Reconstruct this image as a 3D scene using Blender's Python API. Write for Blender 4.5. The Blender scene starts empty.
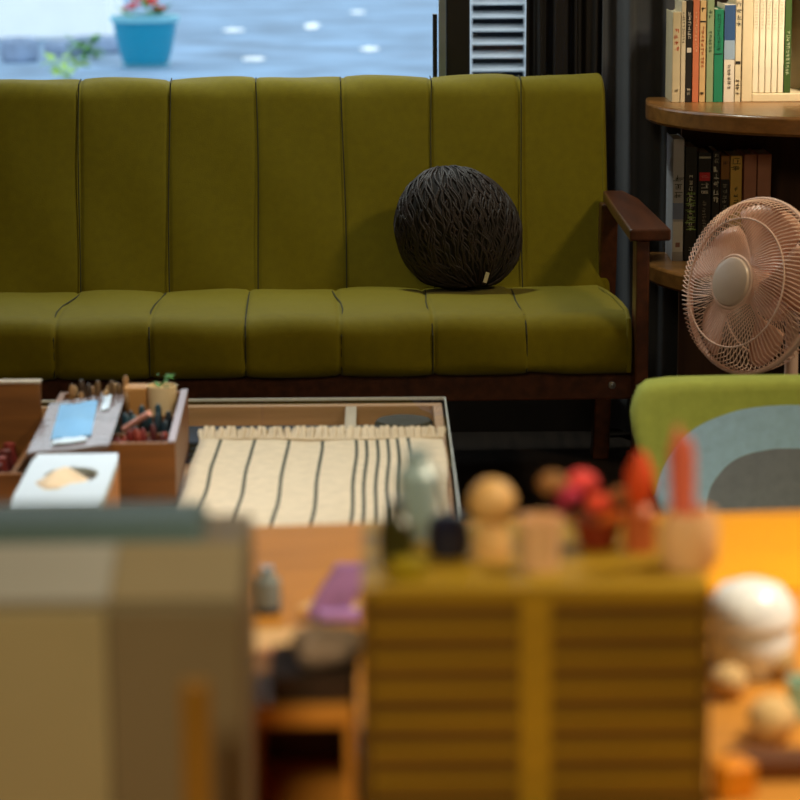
import bpy, math, random
from mathutils import Vector, Matrix
random.seed(7)
R = math.radians
S = bpy.context.scene
COL = S.collection
# ---------------------------------------------------------------- camera, world, lights, exposure
PITCH, YAW, ROLL, FPX, CZ = R(11.5), R(-0.18), R(-0.35), 2600.0, 1.26
CM = Matrix.Rotation(YAW, 4, 'Z') @ Matrix.Rotation(R(90) - PITCH, 4, 'X') @ Matrix.Rotation(ROLL, 4, 'Z')
cd = bpy.data.cameras.new('camera')
cam = bpy.data.objects.new('camera', cd); COL.objects.link(cam)
cam.matrix_world = Matrix.Translation((0, 0, CZ)) @ CM
cd.sensor_width = 36; cd.lens = FPX / 800 * 36
cd.clip_end = 200; cd.clip_start = 0.05
cd.dof.use_dof = True; cd.dof.focus_distance = 5.25
cd.dof.aperture_fstop = (cd.lens / 1000) / 0.0225
S.camera = cam
w = bpy.data.worlds.new('overcast_sky'); S.world = w; w.use_nodes = True
bg = w.node_tree.nodes['Background']
bg.inputs[0].default_value = (0.80, 0.93, 1.0, 1); bg.inputs[1].default_value = 1.9

def area(name, loc, target, size, power, color, spread=180):
    l = bpy.data.lights.new(name, 'AREA'); l.shape = 'DISK'; l.size = size; l.energy = power; l.color = color; l.spread = R(spread)
    o = bpy.data.objects.new(name, l); COL.objects.link(o); o.location = loc
    o.rotation_euler = (Vector(target) - Vector(loc)).to_track_quat('-Z', 'Y').to_euler()
    return o
area('ceiling_lamp', (1.5, 4.25, 1.95), (0.0, 5.1, 0.5), 0.25, 13, (1.0, 0.84, 0.52))
area('pendant_lamp', (0.85, 2.0, 1.8), (0.55, 2.3, 0.6), 0.2, 11, (1.0, 0.85, 0.60), 110)
area('table_fill', (-0.35, 3.35, 2.3), (-0.3, 3.5, 0.4), 0.3, 3.6, (0.93, 0.97, 1.0), 60)  # added cool fill that brightens the coffee table
area('sofa_fill', (-0.2, 5.64, 2.5), (-0.2, 5.15, 0.4), 0.24, 8.2, (0.92, 1.0, 0.86), 95)  # added overhead fill in place of window light on the seat
area('shelf_fill', (0.98, 5.08, 1.5), (0.82, 5.52, 0.90), 0.08, 0.5, (1.0, 0.86, 0.66), 38)  # added spot fill that brightens the upper row of books
area('front_fill', (-0.5, -0.35, 2.35), (0.0, 1.6, 0.6), 0.6, 7.5, (1.0, 0.83, 0.48), 75)  # added soft fill behind the camera for the foreground fronts
S.view_settings.view_transform = 'Standard'; S.view_settings.look = 'None'
S.view_settings.exposure = 0.0; S.view_settings.gamma = 1.0; S.view_settings.use_curve_mapping = False

# ---------------------------------------------------------------- helpers
def at(px, py, Y):                       # point of the plane y=Y seen at a pixel of the photo
    d = CM.to_3x3() @ Vector(((px - 400) / FPX, -(py - 400) / FPX, -1))
    return Vector((0, 0, CZ)) + d * (Y / d.y)
def onz(px, py, z):
    d = CM.to_3x3() @ Vector(((px - 400) / FPX, -(py - 400) / FPX, -1))
    return Vector((0, 0, CZ)) + d * ((z - CZ) / d.z)
def srgb(r, g, b):
    f = lambda c: (c / 255 / 12.92) if c / 255 <= 0.04045 else ((c / 255 + 0.055) / 1.055) ** 2.4
    return (f(r), f(g), f(b), 1)

MATS = {}
def mat(name, col, rough=0.6, var=0.12, scale=30, bump=0.0, bscale=200, metal=0.0, stretch=None, sheen=0.0,
        spec=0.5, alpha=1.0, trans=0.0):
    if name in MATS: return MATS[name]
    m = bpy.data.materials.new(name); m.use_nodes = True; nt = m.node_tree; N = nt.nodes; L = nt.links
    p = N['Principled BSDF']
    c = srgb(*col)
    tc = N.new('ShaderNodeTexCoord'); mp = N.new('ShaderNodeMapping')
    L.new(tc.outputs['Object'], mp.inputs['Vector'])
    if stretch: mp.inputs['Scale'].default_value = stretch
    nz = N.new('ShaderNodeTexNoise'); nz.inputs['Scale'].default_value = scale; nz.inputs['Detail'].default_value = 5
    L.new(mp.outputs[0], nz.inputs['Vector'])
    rp = N.new('ShaderNodeValToRGB')
    rp.color_ramp.elements[0].position = 0.3; rp.color_ramp.elements[1].position = 0.7
    rp.color_ramp.elements[0].color = [max(0, x * (1 - var)) for x in c[:3]] + [1]
    rp.color_ramp.elements[1].color = [min(1, x * (1 + var)) for x in c[:3]] + [1]
    L.new(nz.outputs['Fac'], rp.inputs['Fac']); L.new(rp.outputs['Color'], p.inputs['Base Color'])
    p.inputs['Roughness'].default_value = rough; p.inputs['Metallic'].default_value = metal
    p.inputs['Specular IOR Level'].default_value = spec
    p.inputs['Sheen Weight'].default_value = sheen
    p.inputs['Alpha'].default_value = alpha
    p.inputs['Transmission Weight'].default_value = trans
    if bump:
        b = N.new('ShaderNodeBump'); b.inputs['Strength'].default_value = bump; b.inputs['Distance'].default_value = 0.002
        n2 = N.new('ShaderNodeTexNoise'); n2.inputs['Scale'].default_value = bscale; n2.inputs['Detail'].default_value = 3
        L.new(mp.outputs[0], n2.inputs['Vector']); L.new(n2.outputs['Fac'], b.inputs['Height'])
        L.new(b.outputs[0], p.inputs['Normal'])
    MATS[name] = m
    return m
def wood(name, col, rough=0.45, var=0.3, axis=0, spec=0.4):
    st = [9, 9, 9]; st[axis] = 0.7
    return mat(name, col, rough, var, 6, 0.15, 30, stretch=tuple(st), spec=spec)

class MB:
    def __init__(s): s.v = []; s.f = []; s.mi = []
    def add(s, vs, fs, M=None, mi=0):
        o = len(s.v)
        s.v += [tuple(M @ Vector(v)) if M else tuple(v) for v in vs]
        s.f += [tuple(i + o for i in f) for f in fs]; s.mi += [mi] * len(fs)
        return s
    def box(s, x0, x1, y0, y1, z0, z1, M=None, mi=0):
        return s.add([(x0, y0, z0), (x1, y0, z0), (x1, y1, z0), (x0, y1, z0), (x0, y0, z1), (x1, y0, z1), (x1, y1, z1), (x0, y1, z1)],
              [(0, 3, 2, 1), (4, 5, 6, 7), (0, 1, 5, 4), (1, 2, 6, 5), (2, 3, 7, 6), (3, 0, 4, 7)], M, mi)
    def tube(s, pts, r, n=8, closed=False, cap=True, mi=0):
        pts = [Vector(p) for p in pts]; k = len(pts); rs = r if isinstance(r, (list, tuple)) else [r] * k
        vs = []; prev = None
        for i, p in enumerate(pts):
            if closed: t = pts[(i + 1) % k] - pts[i - 1]
            else: t = pts[min(i + 1, k - 1)] - pts[max(i - 1, 0)]
            t.normalize()
            if prev is None:
                a = Vector((0, 0, 1)) if abs(t.z) < 0.9 else Vector((1, 0, 0)); u = t.cross(a).normalized()
            else:
                u = (prev - t * prev.dot(t)).normalized()
            prev = u; q = t.cross(u)
            for j in range(n):
                an = 2 * math.pi * j / n
                vs.append(p + (u * math.cos(an) + q * math.sin(an)) * rs[i])
        fs = []
        for i in range(k if closed else k - 1):
            b = (i + 1) % k
            for j in range(n):
                fs.append((i * n + j, i * n + (j + 1) % n, b * n + (j + 1) % n, b * n + j))
        if cap and not closed:
            fs.append(tuple(range(n))[::-1]); fs.append(tuple((k - 1) * n + j for j in range(n)))
        return s.add(vs, fs, None, mi)
    def lathe(s, prof, n=32, M=None, mi=0):     # prof: (r, z) from bottom to top; r=0 ends collapse
        vs = []; fs = []; k = len(prof)
        for (r, z) in prof:
            for j in range(n):
                a = 2 * math.pi * j / n
                vs.append((max(r, 1e-5) * math.cos(a), max(r, 1e-5) * math.sin(a), z))
        for i in range(k - 1):
            for j in range(n):
                fs.append((i * n + j, i * n + (j + 1) % n, (i + 1) * n + (j + 1) % n, (i + 1) * n + j))
        return s.add(vs, fs, M, mi)
    def prism(s, out, z0, z1, M=None, mi=0):
        n = len(out)
        vs = [(x, y, z0) for x, y in out] + [(x, y, z1) for x, y in out]
        fs = [tuple(range(n))[::-1], tuple(range(n, 2 * n))] + [(i, (i + 1) % n, n + (i + 1) % n, n + i) for i in range(n)]
        return s.add(vs, fs, M, mi)
    def ball(s, c, r, n=16, fn=None, M=None, mi=0):
        rx, ry, rz = r if isinstance(r, (tuple, list)) else (r, r, r); vs = []; fs = []; m = n // 2
        for i in range(m + 1):
            th = math.pi * i / m
            for j in range(n):
                ph = 2 * math.pi * j / n; sc = fn(th, ph) if fn else 1
                st = max(math.sin(th), 1e-4)
                vs.append((c[0] + rx * sc * st * math.cos(ph), c[1] + ry * sc * st * math.sin(ph), c[2] + rz * sc * math.cos(th)))
        for i in range(m):
            for j in range(n):
                fs.append((i * n + j, (i + 1) * n + j, (i + 1) * n + (j + 1) % n, i * n + (j + 1) % n))
        return s.add(vs, fs, M, mi)
    def build(s, name, m, parent=None, smooth=False, bevel=0, seg=2, loc=None, rot=None, angle=35):
        me = bpy.data.meshes.new(name); me.from_pydata(s.v, [], s.f); me.update()
        ms = m if isinstance(m, (list, tuple)) else [m]
        for x in ms: me.materials.append(x)
        if len(ms) > 1: me.polygons.foreach_set('material_index', s.mi)
        if smooth:
            me.polygons.foreach_set('use_smooth', [True] * len(me.polygons))
            if smooth != 'all': me.set_sharp_from_angle(angle=R(angle))
        o = bpy.data.objects.new(name, me); COL.objects.link(o)
        if parent: o.parent = parent
        if loc is not None: o.location = loc
        if rot is not None: o.rotation_euler = rot
        if bevel:
            b = o.modifiers.new('bevel', 'BEVEL'); b.width = bevel; b.segments = seg; b.limit_method = 'ANGLE'
        return o
def tag(o, label, cat, group=None, kind=None):
    o['label'] = label; o['category'] = cat
    if group: o['group'] = group
    if kind: o['kind'] = kind
    return o
def thing(name, loc, label, cat, rz=0.0, group=None):
    o = bpy.data.objects.new(name, None); COL.objects.link(o); o.location = loc; o.rotation_euler = (0, 0, rz)
    o.empty_display_size = 0.05
    return tag(o, label, cat, group)
def struct(o): o['kind'] = 'structure'; return o
def clone(o, loc, rz, label, group=None):
    c = o.copy(); COL.objects.link(c); c.location = loc; c.rotation_euler = (0, 0, rz); c['label'] = label
    if group: c['group'] = group
    for ch in list(o.children):
        d = ch.copy(); COL.objects.link(d); d.parent = c
        for g in list(ch.children):
            e = g.copy(); COL.objects.link(e); e.parent = d
    return c

# ---------------------------------------------------------------- the room
WY = 5.82
m_wall = mat('plaster', (150, 135, 112), 0.9, 0.06, 4, 0.1, 60)
m_floor = wood('dark_floor_boards', (34, 25, 20), 0.5, 0.4, 1)
XL, XR, YF, HC = -2.3, 1.75, -0.9, 2.65
struct(MB().box(XL - .1, XR + .1, YF - .1, WY + .12, -.1, 0).build('floor', m_floor))
struct(MB().box(XL - .1, XR + .1, YF - .1, WY + .12, HC, HC + .1).build('ceiling', m_wall))
struct(MB().box(XL - .1, XL, YF - .1, WY + .12, 0, HC).build('wall_left', m_wall))
struct(MB().box(XR, XR + .1, YF - .1, WY + .12, 0, HC).build('wall_right', m_wall))
struct(MB().box(XL, XR, YF - .1, YF, 0, HC).build('wall_front', m_wall))
WX0, WX1, WZ0, WZ1 = -1.75, 0.47, 0.70, 2.15
wb = MB().box(XL, WX0, WY, WY + .12, 0, HC).box(WX1, XR, WY, WY + .12, 0, HC)
wb.box(WX0, WX1, WY, WY + .12, 0, WZ0).box(WX0, WX1, WY, WY + .12, WZ1, HC)
struct(wb.build('wall_back', mat('shade_darkened_wall', (52, 40, 32), 0.8, 0.1, 6)))  # wall colour darkened to stand for the shade beneath the sofa
m_dark = mat('dark_window_frame', (13, 11, 11), 0.4, 0.2, 20)
m_alu = mat('pale_aluminium', (168, 182, 190), 0.35, 0.08, 20, metal=0.6)
win = bpy.data.objects.new('window_1', None); COL.objects.link(win); win.location = (0, WY, 0); struct(win)
fr = MB()
fr.box(WX0, WX1, .02, .08, WZ0, WZ0 + .05).box(WX0, WX1, .02, .08, WZ1 - .05, WZ1)
fr.box(WX0, WX0 + .05, .02, .08, WZ0, WZ1).box(WX1 - .05, WX1, .02, .08, WZ0, WZ1)
mx0 = at(446, 45, WY).x; mx1 = at(470, 45, WY).x
fr.box(mx0, mx1, .0, .07, WZ0 + .05, WZ1 - .05)
fr.build('window_frame', m_dark, win, bevel=.004)
MB().box(at(439, 45, WY).x, mx0, .02, .06, WZ0 + .05, WZ1 - .05).build('sash_stile', m_alu, win)
MB().box(at(433, 45, WY).x, at(437.5, 45, WY).x, .03, .06, WZ0 + .05, at(435, 15, WY).z).build('sash_stop', m_dark, win)
gl = bpy.data.materials.new('window_glass'); gl.use_nodes = True
gn = gl.node_tree.nodes; gn.clear(); gL = gl.node_tree.links
go = gn.new('ShaderNodeOutputMaterial'); gm = gn.new('ShaderNodeMixShader'); gt = gn.new('ShaderNodeBsdfTransparent'); gg = gn.new('ShaderNodeBsdfGlossy')
gg.inputs['Roughness'].default_value = 0.02; gf = gn.new('ShaderNodeFresnel'); gf.inputs[0].default_value = 1.3
ggeo = gn.new('ShaderNodeNewGeometry'); gmu = gn.new('ShaderNodeMath'); gmu.operation = 'MULTIPLY_ADD'; gmu.inputs[1].default_value = -1; gmu.inputs[2].default_value = 1
gL.new(ggeo.outputs['Backfacing'], gmu.inputs[0]); gm2 = gn.new('ShaderNodeMath'); gm2.operation = 'MULTIPLY'
gL.new(gf.outputs[0], gm2.inputs[0]); gL.new(gmu.outputs[0], gm2.inputs[1]); gL.new(gm2.outputs[0], gm.inputs[0]); gL.new(gt.outputs[0], gm.inputs[1]); gL.new(gg.outputs[0], gm.inputs[2]); gL.new(gm.outputs[0], go.inputs[0])
MB().box(WX0 + .05, WX1 - .05, .043, .047, WZ0 + .05, WZ1 - .05).build('pane', gl, win)

# ---------------------------------------------------------------- outside the window
m_asphalt = mat('street_asphalt', (108, 136, 164), 0.85, 0.35, 1.6, 0.3, 18)
struct(MB().box(-30, 30, WY + .12, 70, -.12, 0).build('ground', m_asphalt))
m_white = mat('white_paint', (236, 240, 242), 0.7, 0.03, 5)
p0 = onz(-40, 42, 0); p1 = onz(108, 40, 0)
o = MB().box(p0.x - 3, p1.x, 0, 1.2, 0, 1.4).build('low_wall', m_white, loc=(0, 20.2, 0), bevel=.03)
tag(o, 'white painted low wall across the street, top left through the window', 'wall')
m_teal = mat('teal_plastic', (0, 132, 164), 0.45, 0.05, 4)
m_tealrim = mat('pale_teal_plastic', (112, 178, 196), 0.45, 0.05, 4)
pb = onz(146, 67, 0)
pl = thing('flower_pot', pb, 'teal plastic flower pot with red flowers standing outside the window', 'flower pot')
MB().lathe([(.11, .015), (.15, .03), (.172, .10), (.2, .24), (.212, .31), (.19, .31), (.185, .27), (.0, .27)], 40).build('pot', m_teal, pl, True)
MB().lathe([(.212, .30), (.226, .30), (.228, .335), (.21, .34), (.2, .33)], 40).build('rim', m_tealrim, pl, True)
MB().lathe([(0, 0), (.15, 0), (.165, .022), (.15, .022), (.1, .016)], 32).build('saucer', m_tealrim, pl, True)
m_leaf = mat('green_leaf', (70, 130, 50), 0.6, 0.25, 12)
m_red = mat('red_petal', (206, 24, 16), 0.6, 0.15, 20)
def leafcluster(mb, n, rad, h, size, z0=0.0):
    for i in range(n):
        a = random.random() * 6.283; r = rad * math.sqrt(random.random()); z = z0 + h * random.random()
        M = Matrix.Translation((r * math.cos(a), r * math.sin(a), z)) @ Matrix.Rotation(a, 4, 'Z') @ Matrix.Rotation(random.uniform(-.9, .5), 4, 'Y') @ Matrix.Rotation(random.uniform(-.5, .5), 4, 'X')
        s = size * random.uniform(.6, 1.2)
        mb.add([(0, 0, 0), (.35 * s, .28 * s, .04 * s), (s, 0, -.05 * s), (.35 * s, -.28 * s, .04 * s), (.4 * s, 0, .1 * s), (.4 * s, 0, -.02 * s)],
               [(0, 3, 4), (3, 2, 4), (2, 1, 4), (1, 0, 4), (0, 5, 3), (3, 5, 2), (2, 5, 1), (1, 5, 0)], M)
    return mb
leafcluster(MB(), 26, .13, .22, .12, .3).build('leaves', m_leaf, pl)
for k in range(6):
    a = k * 1.05; fb = MB()
    c = (.1 * math.cos(a), .1 * math.sin(a) - .04, .39 + .03 * (k % 3))
    for q in range(6):
        b = q * 1.047
        fb.ball((c[0] + .022 * math.cos(b), c[1] + .022 * math.sin(b), c[2]), (.02, .02, .012), 8)
    fb.build('flower', m_red, pl, True)
m_rock = mat('blue_grey_stone', (128, 146, 172), 0.9, 0.25, 6, 0.4, 20)
def rock(c, r, label):
    def fn(th, ph):
        d = (math.sin(th) * math.cos(ph + c.x), math.sin(th) * math.sin(ph + c.x), math.cos(th))
        return .92 / (sum(abs(v) ** 4 for v in d) ** .25) + .07 * math.sin(4 * ph + 1.3 + c.y) * math.sin(th)
    o = MB().ball((0, 0, r[2] * .78), r, 20, fn).build('stone', m_rock, loc=c); 
    return tag(o, label, 'stone')
rock(onz(20, 62, 0), (.12, .1, .1), 'dark blue grey stone outside the window, far left by the white wall')
rock(onz(62, 55, 0), (.11, .1, .06), 'blue grey stone behind the low green weed outside the window')
rock(onz(96, 53, 0), (.17, .13, .075), 'largest blue grey stone, just left of the teal flower pot')
m_lime = mat('lime_leaf', (150, 190, 84), 0.6, 0.2, 12)
c = onz(85, 61, 0)
o = thing('weed_plant', c, 'dark green weed growing beside the stones left of the teal pot', 'plant')
leafcluster(MB(), 30, .08, .14, .1, .02).build('leaves', m_leaf, o); MB().tube([(0, 0, 0), (.01, 0, .08), (0, .01, .15)], .006, 6).build('stem', m_leaf, o)
c = onz(66, 80, 0)
o = thing('weed_plant', c, 'pale lime weed right behind the sofa back outside the window', 'plant')
leafcluster(MB(), 30, .08, .12, .09, .02).build('leaves', m_lime, o); MB().tube([(0, 0, 0), (.01, 0, .08), (0, .01, .13)], .006, 6).build('stem', m_lime, o)
m_paper = mat('white_litter', (238, 242, 244), 0.8, 0.03, 8)
for (px, py, sx, sy, lab) in ((312, 27, .06, .34, 'tall white patch of litter on the street in the middle of the window'),
                              (370, 50, .06, .16, 'round white scrap on the street, right of the tall patch'),
                              (233, 31, .08, .16, 'white scrap on the street, nearest right of the teal pot'),
                              (254, 60, .07, .12, 'white scrap on the street low over the sofa back'),
                              (358, 13, .06, .15, 'white scrap on the street furthest back')):
    n = 14; out = [(sx * (1 + .25 * math.sin(3 * k + px)) * math.cos(6.283 * k / n), sy * (1 + .2 * math.sin(2 * k + py)) * math.sin(6.283 * k / n)) for k in range(n)]
    o = MB().prism(out, .001, .012).build('paper_scrap', m_paper, loc=onz(px, py, 0))
    tag(o, lab, 'scrap')
# louvred cabinet just outside
lx0, lx1 = at(470, 40, 7.8).x, at(526, 40, 7.8).x
lv = thing('louvred_cabinet', ((lx0 + lx1) / 2, 7.8, 0), 'white louvred metal cabinet standing outside, right of the window mullion', 'cabinet')
hw = (lx1 - lx0) / 2
m_void = mat('dark_interior', (22, 26, 34), 0.9, 0.1, 5)
MB().box(-hw, hw, .06, .3, 0, 1.3).build('housing', m_void, lv)
f2 = MB().box(-hw - .05, -hw + .006, -.01, .06, 0, 1.3).box(hw - .004, hw + .06, -.01, .06, 0, 1.3).box(-hw, hw, -.01, .06, 1.2, 1.25).box(-hw, hw, -.01, .06, 0, .08)
f2.build('frame', m_white, lv)
sl = MB(); ztop = at(498, 27, 7.8).z; pitch = at(498, 27, 7.8).z - at(498, 40.3, 7.8).z
for k in range(-10, 22):
    z = ztop - k * pitch
    sl.add([(-hw, -.004, z - .011), (hw, -.004, z - .011), (hw, .03, z + .006), (-hw, .03, z + .006), (-hw, 0, z - .013), (hw, 0, z - .013), (hw, .034, z + .004), (-hw, .034, z + .004)],
           [(0, 1, 2, 3), (7, 6, 5, 4), (0, 4, 5, 1), (3, 2, 6, 7), (0, 3, 7, 4), (1, 5, 6, 2)])
sl.build('slats', m_white, lv)

# ---------------------------------------------------------------- curtains
m_curt = mat('slate_curtain', (82, 85, 96), 0.85, 0.12, 8, 0.3, 300, sheen=.2)
def curtain(name, x0, x1, y, z0, z1, folds, amp, m, label, cat):
    mb = MB(); nx = int(folds * 14); nz = 26; vs = []; fs = []
    for i in range(nz + 1):
        t = i / nz; z = z0 + (z1 - z0) * t
        for j in range(nx + 1):
            u = j / nx; ph = u * folds * 6.283
            a = amp * (0.75 + .35 * math.sin(3 * u + 2 * t))
            vs.append((x0 + (x1 - x0) * u + .006 * math.sin(ph * .5 + 3 * t), y + a * math.sin(ph + .25 * math.sin(4 * t)) + .006 * math.sin(ph * 2.3), z))
    for i in range(nz):
        for j in range(nx):
            fs.append((i * (nx + 1) + j, i * (nx + 1) + j + 1, (i + 1) * (nx + 1) + j + 1, (i + 1) * (nx + 1) + j))
    mb.add(vs, fs); o = mb.build(name, m, smooth='all')
    sd = o.modifiers.new('thick', 'SOLIDIFY'); sd.thickness = .0025
    return tag(o, label, cat)
curtain('curtain', at(601, 60, 5.74).x, at(676, 60, 5.74).x + .06, 5.745, .02, 2.4, 2.6, .026, m_curt, 'heavy dark slate curtain hanging between sofa and bookcase', 'curtain')
sh = bpy.data.materials.new('dark_sheer'); sh.use_nodes = True; sn = sh.node_tree.nodes; sL = sh.node_tree.links
sp = sn['Principled BSDF']; sp.inputs['Base Color'].default_value = srgb(34, 29, 30); sp.inputs['Roughness'].default_value = .9
tr = sn.new('ShaderNodeBsdfTransparent'); tr.inputs[0].default_value = (.75, .85, 1, 1); mx = sn.new('ShaderNodeMixShader')
tcn = sn.new('ShaderNodeTexCoord'); wv = sn.new('ShaderNodeTexWave'); wv.inputs['Scale'].default_value = 34; wv.bands_direction = 'X'
sL.new(tcn.outputs['Object'], wv.inputs['Vector'])
ma = sn.new('ShaderNodeMath'); ma.operation = 'MULTIPLY_ADD'; ma.inputs[1].default_value = .03; ma.inputs[2].default_value = .015
sL.new(wv.outputs['Fac'], ma.inputs[0]); sL.new(ma.outputs[0], mx.inputs[0]); sL.new(sp.outputs[0], mx.inputs[1]); sL.new(tr.outputs[0], mx.inputs[2])
sL.new(mx.outputs[0], sn['Material Output'].inputs[0])
curtain('sheer_curtain', at(526, 40, 5.76).x, at(601, 40, 5.76).x, 5.778, .5, 2.4, 4, .012, sh, 'thin dark sheer curtain beside the louvres, left of the heavy slate curtain', 'curtain')

# ---------------------------------------------------------------- sofa
m_green = mat('olive_upholstery', (112, 100, 2), 0.75, 0.07, 60, 0.35, 700, sheen=.07, spec=.14)
m_thread = mat('dark_seam_thread', (44, 42, 12), 0.9, 0.1, 60)
m_frame = wood('dark_walnut', (76, 40, 22), 0.32, 0.35, 1)
sofa = thing('sofa', (-.285, 5.2, 0), 'long olive green sofa with channel stitched cushions and dark wooden arms', 'sofa', R(2.0))
PW = .1858
def padded(prof, x0, x1, seams, gd=.0035):
    """closed profile (y,z) swept along x with stitched channels and softly rounded ends"""
    n = len(prof); cy = sum(p[0] for p in prof) / n; cz = sum(p[1] for p in prof) / n
    nor = []
    for i in range(n):
        a = prof[i - 1]; b = prof[(i + 1) % n]; t = (b[0] - a[0], b[1] - a[1]); l = math.hypot(*t) or 1
        nor.append((t[1] / l, -t[0] / l))
    if sum(nor[i][0] * (prof[i][0] - cy) + nor[i][1] * (prof[i][1] - cz) for i in range(n)) < 0: nor = [(-a, -b) for a, b in nor]
    xs = set()
    edges = [x0] + seams + [x1]
    for a, b in zip(edges[:-1], edges[1:]):
        for t in (0, .012, .028, .05, .09, .16, .26, .38, .5, .62, .74, .84, .91, .95, .972, .988): xs.add(a + (b - a) * t)
    er = .012
    for t in (0, .1, .25, .45, .7, 1.0): xs.add(x0 + er * t); xs.add(x1 - er * t)
    xs.add(x1); xs = sorted(xs); vs = []
    for x in xs:
        d = min([abs(x - s) for s in seams] or [1])
        off = -gd * math.exp(-(d / .0045) ** 2) - gd * .7 * math.exp(-(d / .028) ** 2)
        e = min(x - x0, x1 - x); 
        if e < er: off -= er * (1 - math.sqrt(max(0, 1 - (1 - e / er) ** 2)))
        for i in range(n):
            wob = .0025 * math.sin(x * 23 + i * .4) * math.sin(i * .17)
            vs.append((x, prof[i][0] + nor[i][0] * (off + wob), prof[i][1] + nor[i][1] * (off + wob)))
    fs = []
    for k in range(len(xs) - 1):
        for i in range(n):
            fs.append((k * n + i, k * n + (i + 1) % n, (k + 1) * n + (i + 1) % n, (k + 1) * n + i))
    fs.append(tuple(range(n))); fs.append(tuple((len(xs) - 1) * n + i for i in range(n))[::-1])
    return MB().add(vs, fs)
def roundpoly(pts, rad, k=7):
    out = []
    n = len(pts)
    for i in range(n):
        p = Vector(pts[i]); a = Vector(pts[i - 1]) - p; b = Vector(pts[(i + 1) % n]) - p
        r = rad[i]; r = min(r, a.length * .49, b.length * .49)
        p0 = p + a.normalized() * r; p1 = p + b.normalized() * r
        for q in range(k + 1):
            t = q / k; out.append(tuple((1 - t) ** 2 * p0 + 2 * t * (1 - t) * p + t * t * p1))
    res = []                                   # subdivide the long straight runs
    m = len(out)
    for i in range(m):
        a = Vector(out[i]); b = Vector(out[(i + 1) % m]); res.append(tuple(a))
        l = (b - a).length; c = int(l / .03)
        for q in range(1, c): res.append(tuple(a + (b - a) * q / c))
    return res
seat_p = roundpoly([(-.34, .312), (-.335, .43), (-.1, .424), (.24, .398), (.24, .285), (-.1, .29)], [.03, .06, .2, .02, .02, .1])
back_p = roundpoly([(.195, .37), (.33, .821), (.42, .836), (.29, .33)], [.02, .035, .04, .03])
sx1 = .735
seat_seams = [sx1 - .026 - PW - .18 * k for k in range(7)]
back_seams = [.7555 - PW * (k + 1) for k in range(7)]
seat = padded(seat_p, -.735, sx1, [s + .012 for s in seat_seams]).build('seat_cushion', m_green, sofa, True, angle=50)
back = padded(back_p, -.745, .7555, back_seams).build('back_cushion', m_green, sofa, True, angle=50)
def seam(prof, x, idx, off, r):
    return [(x, prof[i % len(prof)][0], prof[i % len(prof)][1]) for i in idx]
for s in back_seams:        # stitched line down each channel
    pts = [(s + .006 * math.sin(3 * t + s * 9) * t, .192 + .136 * t, .38 + .443 * t) for t in [k / 14 for k in range(15)]]
    MB().tube([(x, y + .0032, z) for x, y, z in pts] + [(pts[-1][0], .36, .826), (pts[-1][0], .39, .8285)], .0014, 6).build('seam', m_thread, back)
for s in seat_seams:
    w_ = random.uniform(-.008, .008)
    MB().tube([(s + .012 + w_ * math.sin(8 * y), y + a, z - b) for y, z, a, b in [(-.337, .318, .005, 0), (-.339, .36, .005, 0), (-.337, .393, .005, .001), (-.322, .415, .003, .004), (-.29, .427, 0, .0048), (-.2, .429, 0, .0048), (-.1, .424, 0, .0048), (.05, .413, 0, .0048), (.17, .404, 0, .0048)]], .0016, 6).build('seam', m_thread, seat)
pip = MB().tube([(.7275, y + .003, z - .003) for y, z in [(-.337, .32), (-.341, .36), (-.34, .395), (-.325, .418), (-.29, .429), (-.2, .429), (-.1, .424), (.05, .413), (.16, .402), (.2, .39)]], .0055, 8)
pip.build('piping', m_green, seat, True)
pip = MB().tube([(.748, y + .004, z - .004) for y, z in [(.2, .39), (.25, .56), (.3, .73), (.324, .803), (.343, .82), (.38, .8265)]], .004, 8)
pip.build('piping', m_green, back, True)
MB().box(-.76, .76, -.30, -.27, .256, .322).build('front_rail', m_frame, sofa, bevel=.004)
MB().box(-.76, .76, .36, .39, .25, .31).box(-.74, .74, -.28, .37, .27, .284).box(-.74, .74, .405, .425, .36, .75).build('frame', m_frame, sofa, bevel=.003)
for s in (-1, 1):
    arm = MB()
    out = [(s * .722, -.372), (s * .800, -.372), (s * .800, .1), (s * .785, .235), (s * .742, .235), (s * .732, .0)]
    if s < 0: out = out[::-1]
    arm.prism(out, .574, .597).build('armrest', m_frame, sofa, bevel=.004)
    MB().box(min(s * .7365, s * .762), max(s * .7365, s * .762), -.36, -.305, 0, .575).build('front_leg', m_frame, sofa, bevel=.004)
    MB().add([(s * .75 + a, b, c) for (a, b, c) in [(-.018, .30, 0), (.018, .30, 0), (.018, .35, 0), (-.018, .35, 0), (-.018, .17, .575), (.018, .17, .575), (.018, .22, .575), (-.018, .22, .575)]],
             [(0, 3, 2, 1), (4, 5, 6, 7), (0, 1, 5, 4), (1, 2, 6, 5), (2, 3, 7, 6), (3, 0, 4, 7)]).build('rear_leg', m_frame, sofa, bevel=.004)
m_bolt = mat('steel_bolt', (150, 145, 140), 0.35, 0.05, 5, metal=.9)
MB().lathe([(0, 0), (.008, 0), (.007, .004), (0, .005)], 14, Matrix.Translation((.70, -.30, .285)) @ Matrix.Rotation(R(90), 4, 'X')).build('bolt', m_bolt, sofa, True)

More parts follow.
